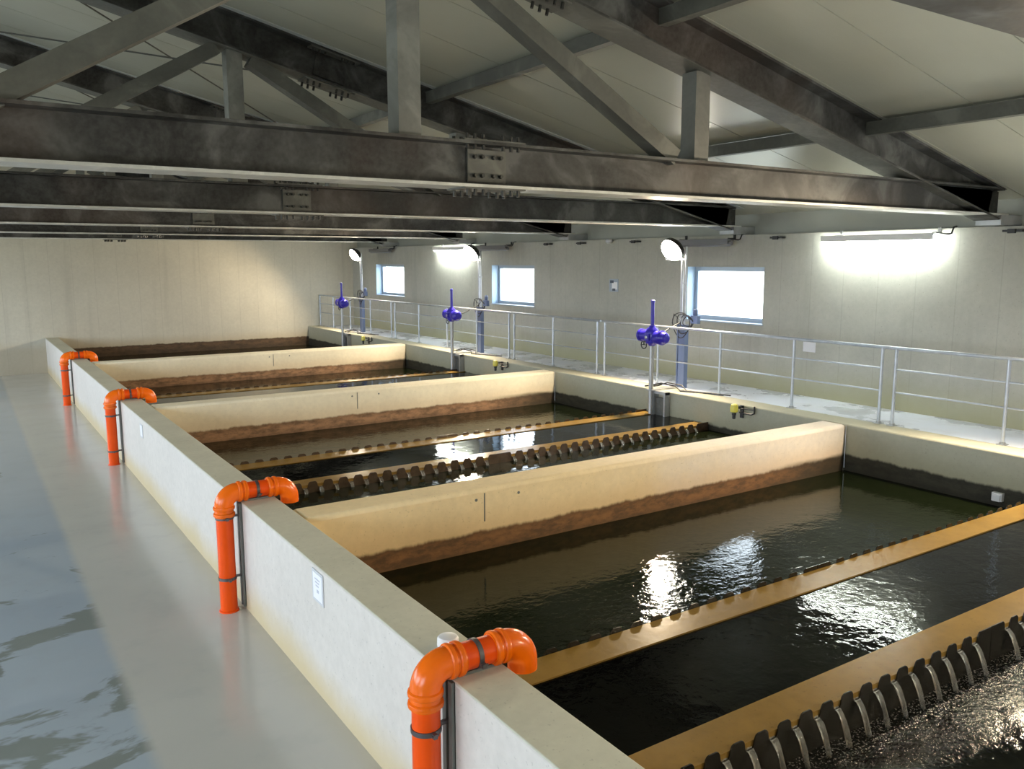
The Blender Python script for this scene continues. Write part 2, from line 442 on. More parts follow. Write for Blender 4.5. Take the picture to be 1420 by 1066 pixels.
struct(holed_wall(XW, XW + .36, -.2, T + 2.75, sorted(WIN), T + 1.14, T + 2.17, YN, YF), 'wall_right', 'winwall', 'grey green concrete wall with small windows')
struct(MB().box(XW + .2, XW + .36, YN, YF, T + 2.75, zr(XW) + .15), 'wall_eaves', 'fascia', 'grey sheet strip between window wall and roof')
LW = [(-2.6, 2.0), (3.4, 8.0), (9.4, 14.0), (15.4, 20.0), (21.4, 27.6)]
LZ0, LZ1 = 1.2, 3.9
struct(holed_wall(XL - .3, XL, -.2, zr(XL) + .1, LW, LZ0, LZ1, YN, YF), 'wall_left', 'plainwall', 'grey side wall with a band of large windows')
def window(name, x, y0, y1, z0, z1, label, mull=0):
    o = bpy.data.objects.new(name, None); COL.objects.link(o); o.location = (x, (y0 + y1) / 2, z0)
    o['kind'] = 'structure'; o['label'] = label
    hy, hz = (y1 - y0) / 2, z1 - z0; t = .085
    mb = MB().box(-.03, .03, -hy, hy, 0, t).box(-.03, .03, -hy, hy, hz - t, hz).box(-.03, .03, -hy, -hy + t, t, hz - t).box(-.03, .03, hy - t, hy, t, hz - t)
    for k in range(mull):
        yy = -hy + (k + 1) * 2 * hy / (mull + 1); mb.box(-.025, .025, yy - .03, yy + .03, t, hz - t)
    mb.obj('window_frame', 'alu', o)
    for k in range(mull + 1):
        a = -hy + k * 2 * hy / (mull + 1) + .02; b = -hy + (k + 1) * 2 * hy / (mull + 1) - .02
        MB().box(-.004, .004, a, b, .02, hz - .02).obj('pane', 'glass', o)
    return o
wl = ['bright window nearest along the railing wall', 'middle bright window of the railing wall', 'farthest bright window by the end wall corner', 'window of the railing wall outside the view']
for i, (a, b) in enumerate(WIN):
    o = window('window_%d' % (i + 1), XW + .24, a, b, T + 1.14, T + 2.17, wl[i])
    MB().box(-.27, -.03, -(b - a) / 2 - .02, (b - a) / 2 + .02, -.02, .005).obj('window_sill', 'alu', o)
    for sg in (-1, 1): MB().box(-.24, -.03, sg * (b - a) / 2 - .004, sg * (b - a) / 2 + .004, .005, 1.03).obj('skylit_reveal', 'skylit_jamb', o)  # added reveal sheets with the sky's blue light in their colour
for i, (a, b) in enumerate(LW): window('window_%d' % (i + 5), XL - .15, a, b, LZ0, LZ1, 'large window in the side wall beyond the gallery floor', 2)
for (x, sgn, wins, z0, z1) in ((XL - .22, 1, LW, LZ0, LZ1), (XW + .34, -1, WIN, T + 1.14, T + 2.17)):
    for a, b in wins:            # sky portals: they only guide the sampling of the sky through the openings
        ld = bpy.data.lights.new('sky_portal', 'AREA'); ld.shape = 'RECTANGLE'; ld.size = b - a; ld.size_y = z1 - z0; ld.cycles.is_portal = True
        lo = bpy.data.objects.new('sky_portal', ld); COL.objects.link(lo); lo.location = (x, (a + b) / 2, (z0 + z1) / 2)
        lo.rotation_euler = Vector((sgn, 0, 0)).to_track_quat('-Z', 'Y').to_euler()
        # keep the long side along the wall
        lo.rotation_euler = (PI / 2, 0, -sgn * PI / 2)

# ceiling: backing deck plus one sheet per metre
dz = .09
cd = MB()
cd.prism([(0, 0, zr(0) + .06), (XW + .8, 0, zr(XW + .8) + .06), (XW + .8, 0, zr(XW + .8) + .16), (0, 0, zr(0) + .16)], (0, YF - YN + .7, 0), (0, YN - .35, 0))
cd.prism([(0, 0, zr(0) + .06), (XL - .6, 0, zr(XL - .6) + .06), (XL - .6, 0, zr(XL - .6) + .16), (0, 0, zr(0) + .16)], (0, YF - YN + .7, 0), (0, YN - .35, 0))
ceil = struct(cd, 'ceiling', 'backing', 'pitched roof lined with pale ribbed sheets')
me_r = MB().prism([(.02, 0, zr(.02)), (XW + .7, 0, zr(XW + .7)), (XW + .7, 0, zr(XW + .7) + .062), (.02, 0, zr(.02) + .062)], (0, .988, 0)).mesh('roof_panel', 'roof', 0)
me_l = MB().prism([(-.02, 0, zr(.02)), (XL - .3, 0, zr(XL - .3)), (XL - .3, 0, zr(XL - .3) + .062), (-.02, 0, zr(.02) + .062)], (0, .988, 0)).mesh('roof_panel', 'roof', 0)
y = YN - .1
while y < YF:
    shared('roof_panel', me_r, ceil, (0, y, 0)); shared('roof_panel', me_l, ceil, (0, y, 0)); y += 1.0

# ------------------------------------------------------------------ water
def wplane(y0, y1, z, mat, name, label, nx=2, ny=2, amp=0):
    mb = MB(); vs = []; fs = []
    x0, x1 = XB + .004, XC
    for j in range(ny + 1):
        for i in range(nx + 1):
            X = x0 + (x1 - x0) * i / nx; Y = y0 + (y1 - y0) * j / ny; dzz = 0
            if amp:
                k = amp * (.02 + .98 * max(0, (Y - y0) / (y1 - y0)) ** 6)
                dzz = k * (mnoise.noise((X * 6, Y * 6, 3.1)) + .6 * mnoise.noise((X * 15, Y * 15, 7.7)))
            vs.append((X, Y, z + dzz))
    for j in range(ny):
        for i in range(nx):
            a = j * (nx + 1) + i; fs.append((a, a + 1, a + nx + 2, a + nx + 1))
    mb.add(vs, fs); o = mb.obj(name, mat, kind='stuff')
    tag(o, label, 'water'); o['kind'] = 'stuff'
    return o
ordn = ['nearest', 'second', 'third', 'farthest']
for i, c in enumerate(BC):
    ya = DIV[i][1]; yb = DIV[i + 1][0] if i < 3 else YF
    if i == 0:
        m1 = water('churned_water', (.003, .0034, .003), .013, 26, foam=(c - .80, c - 1.30), weir=(c - .8, c - 1.55, .015))
        wplane(ya, c - .745, ZW, m1, 'basin_water', 'churning dark water under the nearest row of falling jets', 300, 100, .016)
        m2 = water('rippled_water', WCOL, .009, 5.0, (1, 1.3, 1), weir=(c + .7, c + 3.0, .15))
        wplane(c + .77, yb, ZW, m2, 'basin_water', 'dark rippled water between nearest weir crest and first divider')
        m3 = water('channel_water', (.002, .002, .002), .006, 4.0, (1, 1, 1))
        wplane(c - .475, c + .495, ZC - .012, m3, 'channel_water', 'black smooth water between the two nearest weir crests')
    else:
        if i == 1:
            ms = water('calm_water', WCOL, .006, 4.5); mc = water('still_channel_water', (.002, .002, .002), .0025, 3.0)
        wplane(ya, c - .745, ZW + (.145 if i == 1 else 0), ms, 'basin_water', 'dark water in front of the %s weir channel' % ordn[i])
        wplane(c + .77, yb, ZW, ms, 'basin_water', 'dark water behind the %s weir channel' % ordn[i])
        wplane(c - .475, c + .495, ZC - .012, mc, 'channel_water', 'black water inside the %s weir channel' % ordn[i])

# ------------------------------------------------------------------ weir channels
PITCH = .2; XJ = 6.19
def plate_mesh(x0, x1, xs):
    # toothed sheet: notches at xs, between x0 and x1, thickness along y
    top = []; tip = .036; bot = -.04
    x = x0; top.append((x0, tip))
    for q in xs:
        top += [(q - .070, tip), (q - .056, tip - .006), (q - .044, tip - .022), (q - .036, bot + .012), (q - .026, bot), (q + .026, bot), (q + .036, bot + .012), (q + .044, tip - .022), (q + .056, tip - .006), (q + .070, tip)]
    top.append((x1, tip))
    mb = MB(); n = len(top)
    vs = []; 
    for yy in (-.004, .004):
        vs += [(a, yy, b) for a, b in top] + [(a, yy, -.34) for a, b in top]
    fs = []
    for i in range(n - 1):
        fs.append((i, i + 1, n + i + 1, n + i)); fs.append((2 * n + i, 3 * n + i, 3 * n + i + 1, 2 * n + i + 1))
        fs.append((i, 2 * n + i, 2 * n + i + 1, i + 1))
    return mb.add(vs, fs)
NA = [XJ - .23 - PITCH * k for k in range(17)]; NB = [XJ + .23 + PITCH * k for k in range(19)]
pa = plate_mesh(XB + .018, XJ - .004, sorted(NA)).mesh('weir_plate', 'darksteel', 0)
pb = plate_mesh(XJ + .004, XC - .02, sorted(NB)).mesh('weir_plate', 'darksteel', 0)
pa2 = pa.copy(); pb2 = pb.copy()
for m_ in (pa2, pb2): m_.materials.clear(); m_.materials.append(MAT['wetplate'])
def jet_mesh(seed):
    rnd = random.Random(seed); mb = MB(); n = 9; k = 7; vs = []; fs = []
    drop = .245
    for i in range(n):
        t = i / (n - 1.0)
        if t < .25: yy = .05 - t * .26; zz = .004 - t * .02
        else:
            q = (t - .25) / .75; yy = -.015 - .115 * q; zz = -.001 - drop * q * q
        wd = (.036 * (1 - .55 * t) + .006 * rnd.uniform(-1, 1)); th = .009 + .008 * t
        for j in range(k):
            a = 2 * PI * j / k; vs.append((wd * math.cos(a), yy + th * math.sin(a), zz + .01 * math.sin(a) * (t < .3)))
    for i in range(n - 1):
        fs += [(i * k + j, i * k + (j + 1) % k, (i + 1) * k + (j + 1) % k, (i + 1) * k + j) for j in range(k)]
    fs += [tuple(range(k)), tuple((n - 1) * k + j for j in range(k))]
    return mb.add(vs, fs).mesh('water_jet', 'jet', 80)
jets = [jet_mesh(q) for q in range(5)]
wlab = ['concrete weir channel with dark toothed plates in the nearest basin', 'concrete weir channel with toothed plates behind the first divider wall',
        'concrete weir channel in the third basin, behind the second divider', 'concrete weir channel in the farthest basin under the end wall']
me_crest = MB().box(XB + .016, XC - .012, 0, .275, -.9, 0).mesh('crest_wall', 'crest', 0)
for i, c in enumerate(BC):
    t = thing('weir_channel', wlab[i], 'weir', (0, c, ZC))
    for sgn, off in ((-1, -.75), (1, .475)):
        cw = shared('crest_wall', me_crest, t, (0, off, 0))
        for me in ((pa, pb) if i == 0 else (pa2, pb2)):
            p = shared('weir_plate', me, cw, (0, -.008 if sgn < 0 else .283, 0))
        for j, q in enumerate(NA + NB):
            if i == 3 and sgn > 0: continue
            o = shared('water_jet', jets[(j * 3 + i) % 5], t, (q, sgn * .75 - sgn * .008, -.04))
            if sgn > 0: o.rotation_euler = (0, 0, PI)
            if sgn > 0: o.location.y = .766
    for sx in (XB + .10, XC - .10):
        pass

# ------------------------------------------------------------------ steel roof trusses
def i_section(h, bw, tf, tw):
    a, b = bw / 2, h / 2
    return [(-a, -b), (a, -b), (a, -b + tf), (tw / 2, -b + tf), (tw / 2, b - tf), (a, b - tf), (a, b), (-a, b), (-a, b - tf), (-tw / 2, b - tf), (-tw / 2, -b + tf), (-a, -b + tf)]
def i_beam(p, q, h=.36, bw=.32, tf=.024, tw=.014):
    # lies in the XZ plane; section given as (y, up)
    p, q = Vector(p), Vector(q); d = (q - p).normalized(); un = Vector((0, 1, 0)).cross(d)
    if un.z < 0: un = -un
    return MB().prism([p + Vector((0, 1, 0)) * a + un * b for a, b in i_section(h, bw, tf, tw)], q - p)
CZ = lambda x: T + 4.62 - .228 * (abs(x) - 5.75) - .225      # top chord centre line
BZ = T + 3.07
def bolts(mb, pts, ax='z', l=.05, rr=.016):
    for p in pts:
        p = Vector(p); d = Vector({'z': (0, 0, l), '-z': (0, 0, -l), '-y': (0, -l, 0)}[ax])
        mb.tube([p, p + d], rr, 6)
    return mb
def truss(y, label, pale=True):
    t = thing('roof_truss', label, 'truss', (0, y, T + 2.89), 'steel roof trusses')
    P = lambda x, z, yy=0: (x, yy, z - (T + 2.89))
    bc = i_beam(P(XL, BZ), P(11.95, BZ)).obj('bottom_chord', 'beam', t)
    if pale: MB().box(XL, 11.95, -.161, .161, -.003, .020).obj('lit_lower_flange', 'flange', bc, label='lower flange with its lit underside in the colour')  # pale skin: light caught by the underside is in its colour
    tc = i_beam(P(-.0, CZ(0)), P(11.75, CZ(11.75)), .42, .34).obj('top_chord', 'beam', t)
    i_beam(P(.02, CZ(.02) - .2145), P(11.0, CZ(11.0) - .2145), .006, .342, .002, .3).obj('lit_lower_flange', 'brace', tc, label='lower flange skin, paler for its lit underside')  # thin skin, paler to carry the light on the chord underside
    i_beam(P(-.0, CZ(0)), P(XL, CZ(XL)), .42, .34).obj('top_chord', 'beam', t)
    MB().box(11.75, 12.35, -.17, .17, -.13, -.0).obj('bearing_pad', 'zinc', t)
    for x in (0.0, 3.02, 6.17, -3.02):
        MB().box(x - .095, x + .095, -.095, .095, .36, CZ(x) - .21 - T - 2.89).obj('post', 'post', t)
    for xa, xb in ((3.22, 5.86), (2.82, .25), (-2.82, -.25), (-3.22, -5.7)):
        MB().bar(P(xa, CZ(xa) - .24), P(xb, BZ + .20), .16, .17, (0, 1, 0)).obj('diagonal', 'brace', t)
    # bolted splices
    x0 = 3.57
    s = MB().box(x0, x0 + .37, -.028, .028, .05, .31).obj('splice_plate', 'splice', t)
    s2 = MB().box(x0 - .1, x0 + .49, -.15, .15, -.016, 0).obj('flange_plate', 'splice', t)
    MB().box(x0 - .1, x0 + .49, -.15, .15, .36, .376).obj('flange_plate', 'splice', t)
    xs = [x0 - .05, x0 + .02, x0 + .10, x0 + .29, x0 + .37, x0 + .44]
    mb = MB()
    bolts(mb, [(x, yy, -.016) for x in xs for yy in (-.11, .11)], '-z', .05)
    bolts(mb, [(x, yy, .376) for x in xs for yy in (-.11, .11)], 'z', .045)
    bolts(mb, [(x, yy, .334) for x in xs for yy in (-.11,)], '-z', .035)
    mb.obj('bolt_set', 'bolt', s2, kind='stuff')
    mb = MB(); bolts(mb, [(x0 + a, -.028, z) for a in (.06, .13, .24, .31) for z in (.10, .25)], '-y', .035)
    mb.obj('bolt_set', 'bolt', s, kind='stuff')
    xa, xb = 4.05, 4.47
    d = Vector(P(xb, CZ(xb))) - Vector(P(xa, CZ(xa))); dn = d.normalized(); un = Vector((0, 1, 0)).cross(dn)
    if un.z < 0: un = -un
    A = Vector(P(xa, CZ(xa)))
    pl = MB()
    pl.prism([A + Vector((0, -.028, 0)) - un * .13, A + Vector((0, -.028, 0)) + un * .13, A + Vector((0, .028, 0)) + un * .13, A + Vector((0, .028, 0)) - un * .13], d)
    so = pl.obj('splice_plate', 'beam', t)
    B0 = A - dn * .12; dd = d + dn * .24
    for o in (.21 - .024 - .016, -.218 - .016):
        fl = MB()
        fl.prism([B0 + Vector((0, -.15, 0)) + un * o, B0 + Vector((0, .15, 0)) + un * o, B0 + Vector((0, .15, 0)) + un * (o + .016), B0 + Vector((0, -.15, 0)) + un * (o + .016)], dd)
        fo = fl.obj('flange_plate', 'splice', t)
    mb = MB()
    for k in (.05, .13, .21, .44, .52, .60):
        for yy in (-.11, .11):
            p = B0 + dn * k + Vector((0, yy, 0)) - un * .234; mb.tube([p, p - un * .055], .016, 6)
            p = B0 + dn * k + Vector((0, yy, 0)) + un * .170; mb.tube([p, p - un * .035], .016, 6)
    mb.obj('bolt_set', 'bolt', fo, kind='stuff')
    return t
TY = [1.06, 6.1, 10.75, 15.65, 20.65, 25.6]
tl = ['dark steel truss overhead, only a beam corner showing above the nearest basin', 'weathered steel roof truss nearest in full view, with long pale posts', 'steel roof truss second in full view, behind the long pale post',
      'steel roof truss third in depth, lower chord over the second basin end', 'steel roof truss fourth in depth, seen as a thin beam', 'steel roof truss before the end wall, thinnest beam in view']
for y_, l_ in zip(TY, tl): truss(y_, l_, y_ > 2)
# pale strip over the top chords, standing in for lit roof sheet
for k, y_ in enumerate(TY[2:]):
    o = MB().prism([(.05, 0, zr(.05) - .014), (11.9, 0, zr(11.9) - .014), (11.9, 0, zr(11.9) - .004), (.05, 0, zr(.05) - .004)], (0, .52, 0), (0, y_ - .26, 0)).obj('lit_strip_%d' % (k + 1), 'lit_strip')
    o['kind'] = 'structure'; o['label'] = 'pale strip over a truss standing in for lit roof sheets'
# purlins span from truss to truss
PX = [(5.70, 'upper'), (8.95, 'lower'), (2.4, 'ridge side')]
for px, nm in PX:
    for k in range(len(TY)):
        ya = TY[k] + .01; yb = TY[k + 1] - .01 if k + 1 < len(TY) else YF
        if px == 2.4 or (px == 5.75 and k == 0): continue
        z = zr(px) - .10
        mb = MB().box(px - .055, px + .055, ya, yb, z - .075, z - .065).box(px - .055, px + .055, ya, yb, z + .065, z + .075).box(px - .05, px - .038, ya, yb, z - .066, z + .066)
        o = mb.obj('purlin', 'brace')
        bay = ['between the overhead truss and the nearest full truss', 'between the nearest and second full trusses', 'between second and third full trusses', 'between third and fourth trusses', 'between fourth and last trusses', 'between last truss and end wall'][k]
        tag(o, '%s steel purlin under the roof sheets, %s' % ('upper' if px < 7 else 'lower', bay), 'purlin', 'purlins under the roof')
# wind bracing rods under the sheets near the ridge
rods = [((.3, TY[2] + .2), (5.4, TY[3] - .2)), ((5.4, TY[2] + .2), (.3, TY[3] - .2)), ((.3, TY[3] + .2), (5.4, TY[4] - .2)), ((5.4, TY[3] + .2), (.3, TY[4] - .2))]
for k, (a, b) in enumerate(rods):
    o = MB().tube([(a[0], a[1], zr(a[0]) - .10), (b[0], b[1], zr(b[0]) - .10)], .012, 6).obj('bracing_rod', 'wire')
    tag(o, ['thin bracing rod falling away behind the second full truss', 'thin bracing rod rising away behind the second full truss', 'thin bracing rod falling away behind the third truss', 'thin bracing rod rising away behind the third truss'][k], 'rod', 'roof bracing rods')

# ------------------------------------------------------------------ orange overflow pipes
def arc(c, R, a0, a1, n=10):
    return [(c[0] + R * math.cos(a0 + (a1 - a0) * i / n), 0, c[1] + R * math.sin(a0 + (a1 - a0) * i / n)) for i in range(n + 1)]
def overflow_pipe(y, clamps, label):
    RP = .080; RE = .089; zt = T + .10; R = .125
    t = thing('overflow_pipe', label, 'pipe', (1.965, y, 0), 'orange overflow pipes over the basin wall')
    MB().tube([(0, 0, 0), (0, 0, zt - R - .02)], RP, 28).obj('riser', 'orange', t)
    MB().lathe([(RP + .001, 0), (RP + .014, .0), (RP + .012, .012), (RP + .001, .016)], n=28).obj('floor_collar', 'orange', t)
    MB().tube([(R + .02, 0, zt), (.64 - R, 0, zt)], RP, 28).obj('top_pipe', 'orange', t)
    def elbow(path, ends):
        mb = MB().tube(path, RE, 28)
        e = mb.obj('elbow', 'elbow', t)
        for p, d in ends:
            p = Vector(p); d = Vector(d)
            MB().tube([p - d * .02, p - d * .013, p, p + d * .013, p + d * .02], [RE + .001, RE + .010, RE + .0125, RE + .010, RE + .001], 28).obj('socket_rim', 'elbow', e)
    p1 = [(0, 0, zt - R - .10)] + arc((R, zt - R), R, PI, PI / 2)[0:0] + [(R - R * math.cos(a), 0, zt - R + R * math.sin(a)) for a in [PI / 2 * i / 12 for i in range(13)]] + [(R + .10, 0, zt)]
    elbow(p1, [((0, 0, zt - R - .075), (0, 0, -1)), ((0, 0, zt - R - .012), (0, 0, -1)), ((R + .075, 0, zt), (1, 0, 0)), ((R + .022, 0, zt), (1, 0, 0))])
    xe = .64
    p2 = [(xe - R - .10, 0, zt)] + [(xe - R + R * math.sin(a), 0, zt - R + R * math.cos(a)) for a in [PI / 2 * i / 12 for i in range(13)]] + [(xe, 0, zt - R - .05)]
    elbow(p2, [((xe - R - .075, 0, zt), (-1, 0, 0)), ((xe - R - .022, 0, zt), (-1, 0, 0))])
    def clamp(c, axis):
        ob = MB()
        c = Vector(c)
        if axis == 'z':
            ob.lathe([(RP + .001, -.014), (RP + .007, -.014), (RP + .007, .014), (RP + .001, .014)], c, 'z', 28)
            ob.box(c.x + RP, c.x + .145, -.012, .012, c.z - .01, c.z + .01)
            ob.box(c.x - .012, c.x + .012, -RP - .035, -RP, c.z - .013, c.z + .013)
            ob.tube([(c.x - .02, -RP - .022, c.z), (c.x + .025, -RP - .022, c.z)], .007, 6)
        else:
            ob.lathe([(RP + .001, -.014), (RP + .007, -.014), (RP + .007, .014), (RP + .001, .014)], c, 'x', 28)
            ob.box(c.x - .013, c.x + .013, -RP - .035, -RP, c.z - .045, c.z - .02)
            ob.tube([(c.x - .02, -RP - .022, c.z - .03), (c.x + .025, -RP - .022, c.z - .03)], .007, 6)
        ob.obj('pipe_clamp', 'clamp', t)
    for z in clamps: clamp((0, 0, T + z), 'z')
    clamp((.315, 0, zt), 'x')
    MB().box(.132, .153, -.055, -.014, .02, T - .005).box(.132, .153, .014, .055, .02, T - .005).box(.148, .154, -.055, .055, .02, T - .005).obj('mounting_rail', 'railgrey', t)
    MB().box(.17, .47, -.03, .03, T + .001, T + .019).obj('saddle_plate', 'railgrey', t)
    return t
overflow_pipe(3.85, (-.25, -.80), 'orange overflow pipe nearest, beside the white cap on the wall')
overflow_pipe(8.00, (-.13, -.735), 'orange overflow pipe just past the nearest divider wall')
overflow_pipe(15.10, (-.24, -.84), 'orange overflow pipe just past the second divider wall')
overflow_pipe(22.10, (-.24, -.84), 'orange overflow pipe farthest, just past the third divider wall')
o = MB().lathe([(.0, 0), (.062, 0), (.066, .01), (.064, .052), (.056, .062), (.03, .068), (.0, .069)], n=24).obj('white_cap', 'white', loc=(2.30, 4.20, T))
tag(o, 'small round white plastic cap on the basin wall beside the nearest pipe', 'cap')

# ------------------------------------------------------------------ notices
def notice(y, z, wd, ht, label, lines=True):
    t = thing('notice', label, 'sign', (XA - .001, y, z))
    MB().box(-.006, 0, -wd / 2, wd / 2, -ht / 2, ht / 2).obj('notice_frame', 'greyframe', t)
    MB().box(-.008, -.0062, -wd / 2 + .022, wd / 2 - .022, -ht / 2 + .022, ht / 2 - .022).obj('sheet', 'paper', t)
    if lines:
        mb = MB()
        for k, (a, b) in enumerate(((-.055, .05), (-.04, .045), (-.03, .035))):
            mb.box(-.0088, -.0081, a, b, .055 - k * .026, .066 - k * .026)
        mb.box(-.0088, -.0081, -.03, .012, -.045, -.02)
        mb.obj('print', 'print', t, kind='stuff')
notice(5.91, T - .165, .23, .25, 'framed white notice on the basin wall between the two nearest pipes')
notice(13.2, T - .19, .20, .20, 'small white notice on the basin wall before the second divider', False)

# ------------------------------------------------------------------ railing
XR = 10.80
SEC = [([.7, 2.2, 3.7, 5.21, 6.71], 'galvanised railing section nearest, running out of view'), ([6.92, 8.42, 9.93, 11.46, 13.0], 'galvanised railing section with the white paper, under the nearest window'),
       ([13.24, 14.76, 16.3], 'short galvanised railing section between nearest and middle windows'), ([16.52, 18.0, 19.53, 21.16, 22.71], 'galvanised railing section under the middle window'), ([22.96, 24.48, 26.1, 27.6, YF - .05], 'galvanised railing section ending at the end wall')]
me_post = MB().tube([(0, 0, .008), (0, 0, 1.08)], .022, 12).mesh('post', 'rail')
me_foot = MB().box(-.06, .06, -.05, .05, 0, .01).lathe([(.035, .01), (.035, .03), (.025, .034)], n=12).mesh('foot_plate', 'zinc')
for k, (ys, lab) in enumerate(SEC):
    t = thing('guard_rail', lab, 'railing', (XR, ys[0], T), 'railing sections along the walkway')
    for q in ys:
        p = shared('post', me_post, t, (0, q - ys[0], 0)); shared('foot_plate', me_foot, p)
    ln = ys[-1] - ys[0]
    e0 = -.105 if k else 0; e1 = ln + (.10 if k < 4 else .04)
    MB().tube([(0, e0, 1.085), (0, e1, 1.085)], .024, 12).obj('top_rail', 'rail', t)
    for z in (.47, .79): MB().tube([(0, 0, z), (0, ln, z)], .012, 10).obj('mid_rail', 'rail', t)
o = MB().box(-.004, .004, -.11, .11, -.15, .0).obj('paper_sheet', 'paper', loc=(XR - .03, 8.12, T + 1.06)); tag(o, 'small white paper hung from the railing top tube', 'paper')

# ------------------------------------------------------------------ valve actuators
def actuator(y, label):
    t = thing('gate_actuator', label, 'valve', (10.20, y, T - .75))
    Z = .75
    MB().tube([(0, 0, 0), (0, 0, Z + .82)], .042, 16).obj('stem_column', 'zinc', t)
    g = MB().box(.02, .14, -.055, -.02, .0, Z - .01).box(.02, .14, -.34, -.30, .0, Z - .01).box(.03, .13, -.34, -.02, Z - .05, Z + .0)
    gf = g.obj('gate_frame', 'zinc', t)
    MB().box(.07, .10, -.30, -.05, -.02, Z - .12).obj('gate_plate', 'splice', gf)
    MB().box(-.05, .58, -.08, .08, Z - .0, Z + .02).obj('support_bracket', 'zinc', t)
    b = MB().lathe([(.06, Z + .80), (.075, Z + .82), (.11, Z + .85), (.12, Z + .92), (.12, Z + 1.05), (.10, Z + 1.10), (.06, Z + 1.13), (.05, Z + 1.16)], n=20).obj('gear_housing', 'blue', t)
    MB().lathe([(.02, .07), (.09, .08), (.105, .10), (.105, .23), (.115, .235), (.115, .29), (.09, .325), (.03, .33)], (0, 0, Z + .97), 'y', 20).obj('motor', 'blue', t)
    m2 = MB().lathe([(.02, -.08), (.10, -.09), (.12, -.12), (.12, -.22), (.13, -.225), (.13, -.265), (.105, -.29), (.09, -.35), (.055, -.38), (.02, -.385)], (0, 0, Z + .955), 'y', 20).obj('control_housing', 'blue', t)
    MB().box(-.14, -.02, -.06, .06, Z + .90, Z + 1.02).obj('terminal_cover', 'blue', t)
    MB().tube([(0, 0, Z + 1.15), (0, 0, Z + 1.57)], .032, 14).lathe([(.038, Z + 1.56), (.036, Z + 1.60), (.01, Z + 1.61)], n=14).obj('stem_cover', 'blue', t)
    MB().torus((0, .21, Z + .80), .07, .010, 'x', 20, 6).tube([(0, .14, Z + .80), (0, .28, Z + .80)], .007, 6).tube([(0, .21, Z + .80), (0, .21, Z + .87)], .012, 6).obj('hand_wheel', 'dark', t)
    MB().lathe([(.02, -.155), (.032, -.15), (.032, -.12), (.02, -.11)], (0, .0, Z + .955), 'x', 12).obj('indicator', 'zinc', t)
    return t
actuator(10.98, 'blue valve actuator with tall stem nearest, in front of the window')
actuator(18.2, 'blue valve actuator beside the middle lamp post')
actuator(25.33, 'blue valve actuator farthest, near the end wall')
actuator(3.9, 'blue valve actuator by the nearest basin, outside the view')

# ------------------------------------------------------------------ lamp posts with floodlights
def lamp_post(y, label, power=1.0):
    t = thing('flood_lamp_post', label, 'lamp', (11.05, y, T - .03))
    MB().box(-.04, .04, -.12, .08, 0, 1.16).box(-.055, -.04, -.12, -.095, 0, 1.16).box(-.055, -.04, .055, .08, 0, 1.16).obj('mast_channel', 'slate', t)
    MB().tube([(0, .04, 1.1), (0, .04, 2.46)], .026, 12).tube([(0, -.05, 1.1), (0, -.05, 2.34)], .018, 10).obj('pole', 'zinc', t)
    MB().box(-.01, .03, -.085, .075, 1.9, 1.93).box(-.01, .03, -.085, .075, 1.3, 1.33).obj('pole_clamp', 'zinc', t)
    rnd = random.Random(int(y * 10)); mb = MB()
    for k in range(4):
        R_ = .12 + .03 * k; cy = -.20 + .06 * k; path = []
        for i in range(28):
            a = 2 * PI * i / 28; path.append((-.06 + .03 * math.sin(a * 2 + k), cy + R_ * math.cos(a), 1.24 - .03 * k + R_ * (.8 + .1 * k) * math.sin(a)))
        mb.tube(path, .009, 6, closed=True)
    mb.tube([(-.05, .0, 1.2), (-.2, .06, 1.12), (-.45, .06, 1.02), (-.8, .0, 1.0)], .011, 6)
    mb.tube([(-.03, .05, 1.25), (-.07, .15, 1.35), (-.06, .20, 1.18), (-.04, .1, 1.05)], .010, 6)
    mb.obj('cable', 'dark', t)
    jb = MB().box(-.06, .02, -.42, -.26, 1.20, 1.34).lathe([(.035, 1.34), (.045, 1.36), (.045, 1.44), (.02, 1.47)], (-.02, -.34, 0), 'z', 12).obj('junction_box', 'slate', t)
    MB().bar((0, -.1, 1.24), (0, -.3, 1.24), .03, .03).obj('box_bracket', 'zinc', t)
    # flood head faces the basins and is tilted down
    hd = bpy.data.objects.new('flood_head', None); COL.objects.link(hd); hd.parent = t; hd.location = (-.06, .20, 2.55); hd.rotation_euler = (0, math.radians(-36), 0)
    MB().lathe([(.06, .10), (.12, .09), (.21, .02), (.235, -.05), (.235, -.08), (.222, -.08), (.21, -.04), (.05, .0)], (0, 0, 0), 'x', 24).obj('head_shell', 'darksteel', hd)
    MB().lathe([(.218, -.06), (.21, -.10), (.175, -.145), (.11, -.18), (.05, -.195), (.01, -.198)], (0, 0, 0), 'x', 24).obj('lens', 'lens', hd)
    MB().box(-.02, .02, -.26, -.245, -.20, .02).box(-.02, .02, .245, .26, -.20, .02).box(-.02, .02, -.26, .26, -.22, -.20).obj('yoke', 'zinc', t, loc=(-.0, .20, 2.55))
    ld = bpy.data.lights.new('flood_beam', 'SPOT'); ld.energy = FLOOD_W * power; ld.color = (1.0, .80, .54); ld.spot_size = math.radians(142); ld.spot_blend = .5; ld.shadow_soft_size = .12
    lo = bpy.data.objects.new('flood_beam', ld); COL.objects.link(lo); lo.parent = hd; lo.location = (-.27, 0, 0); lo.rotation_euler = (0, PI / 2, 0)
    return t
lamp_post(11.1, 'lit flood lamp post left of the nearest window')
lamp_post(18.25, 'flood lamp post by the middle window with blue grey mast foot')
lamp_post(25.7, 'lit flood lamp post farthest, before the end wall', .72)
lamp_post(-3.1, 'unseen flood lamp post added behind the viewer to light the first divider')  # added out of view to brighten the nearest divider front
lamp_post(4.0, 'flood lamp post by the nearest basin, outside the view')

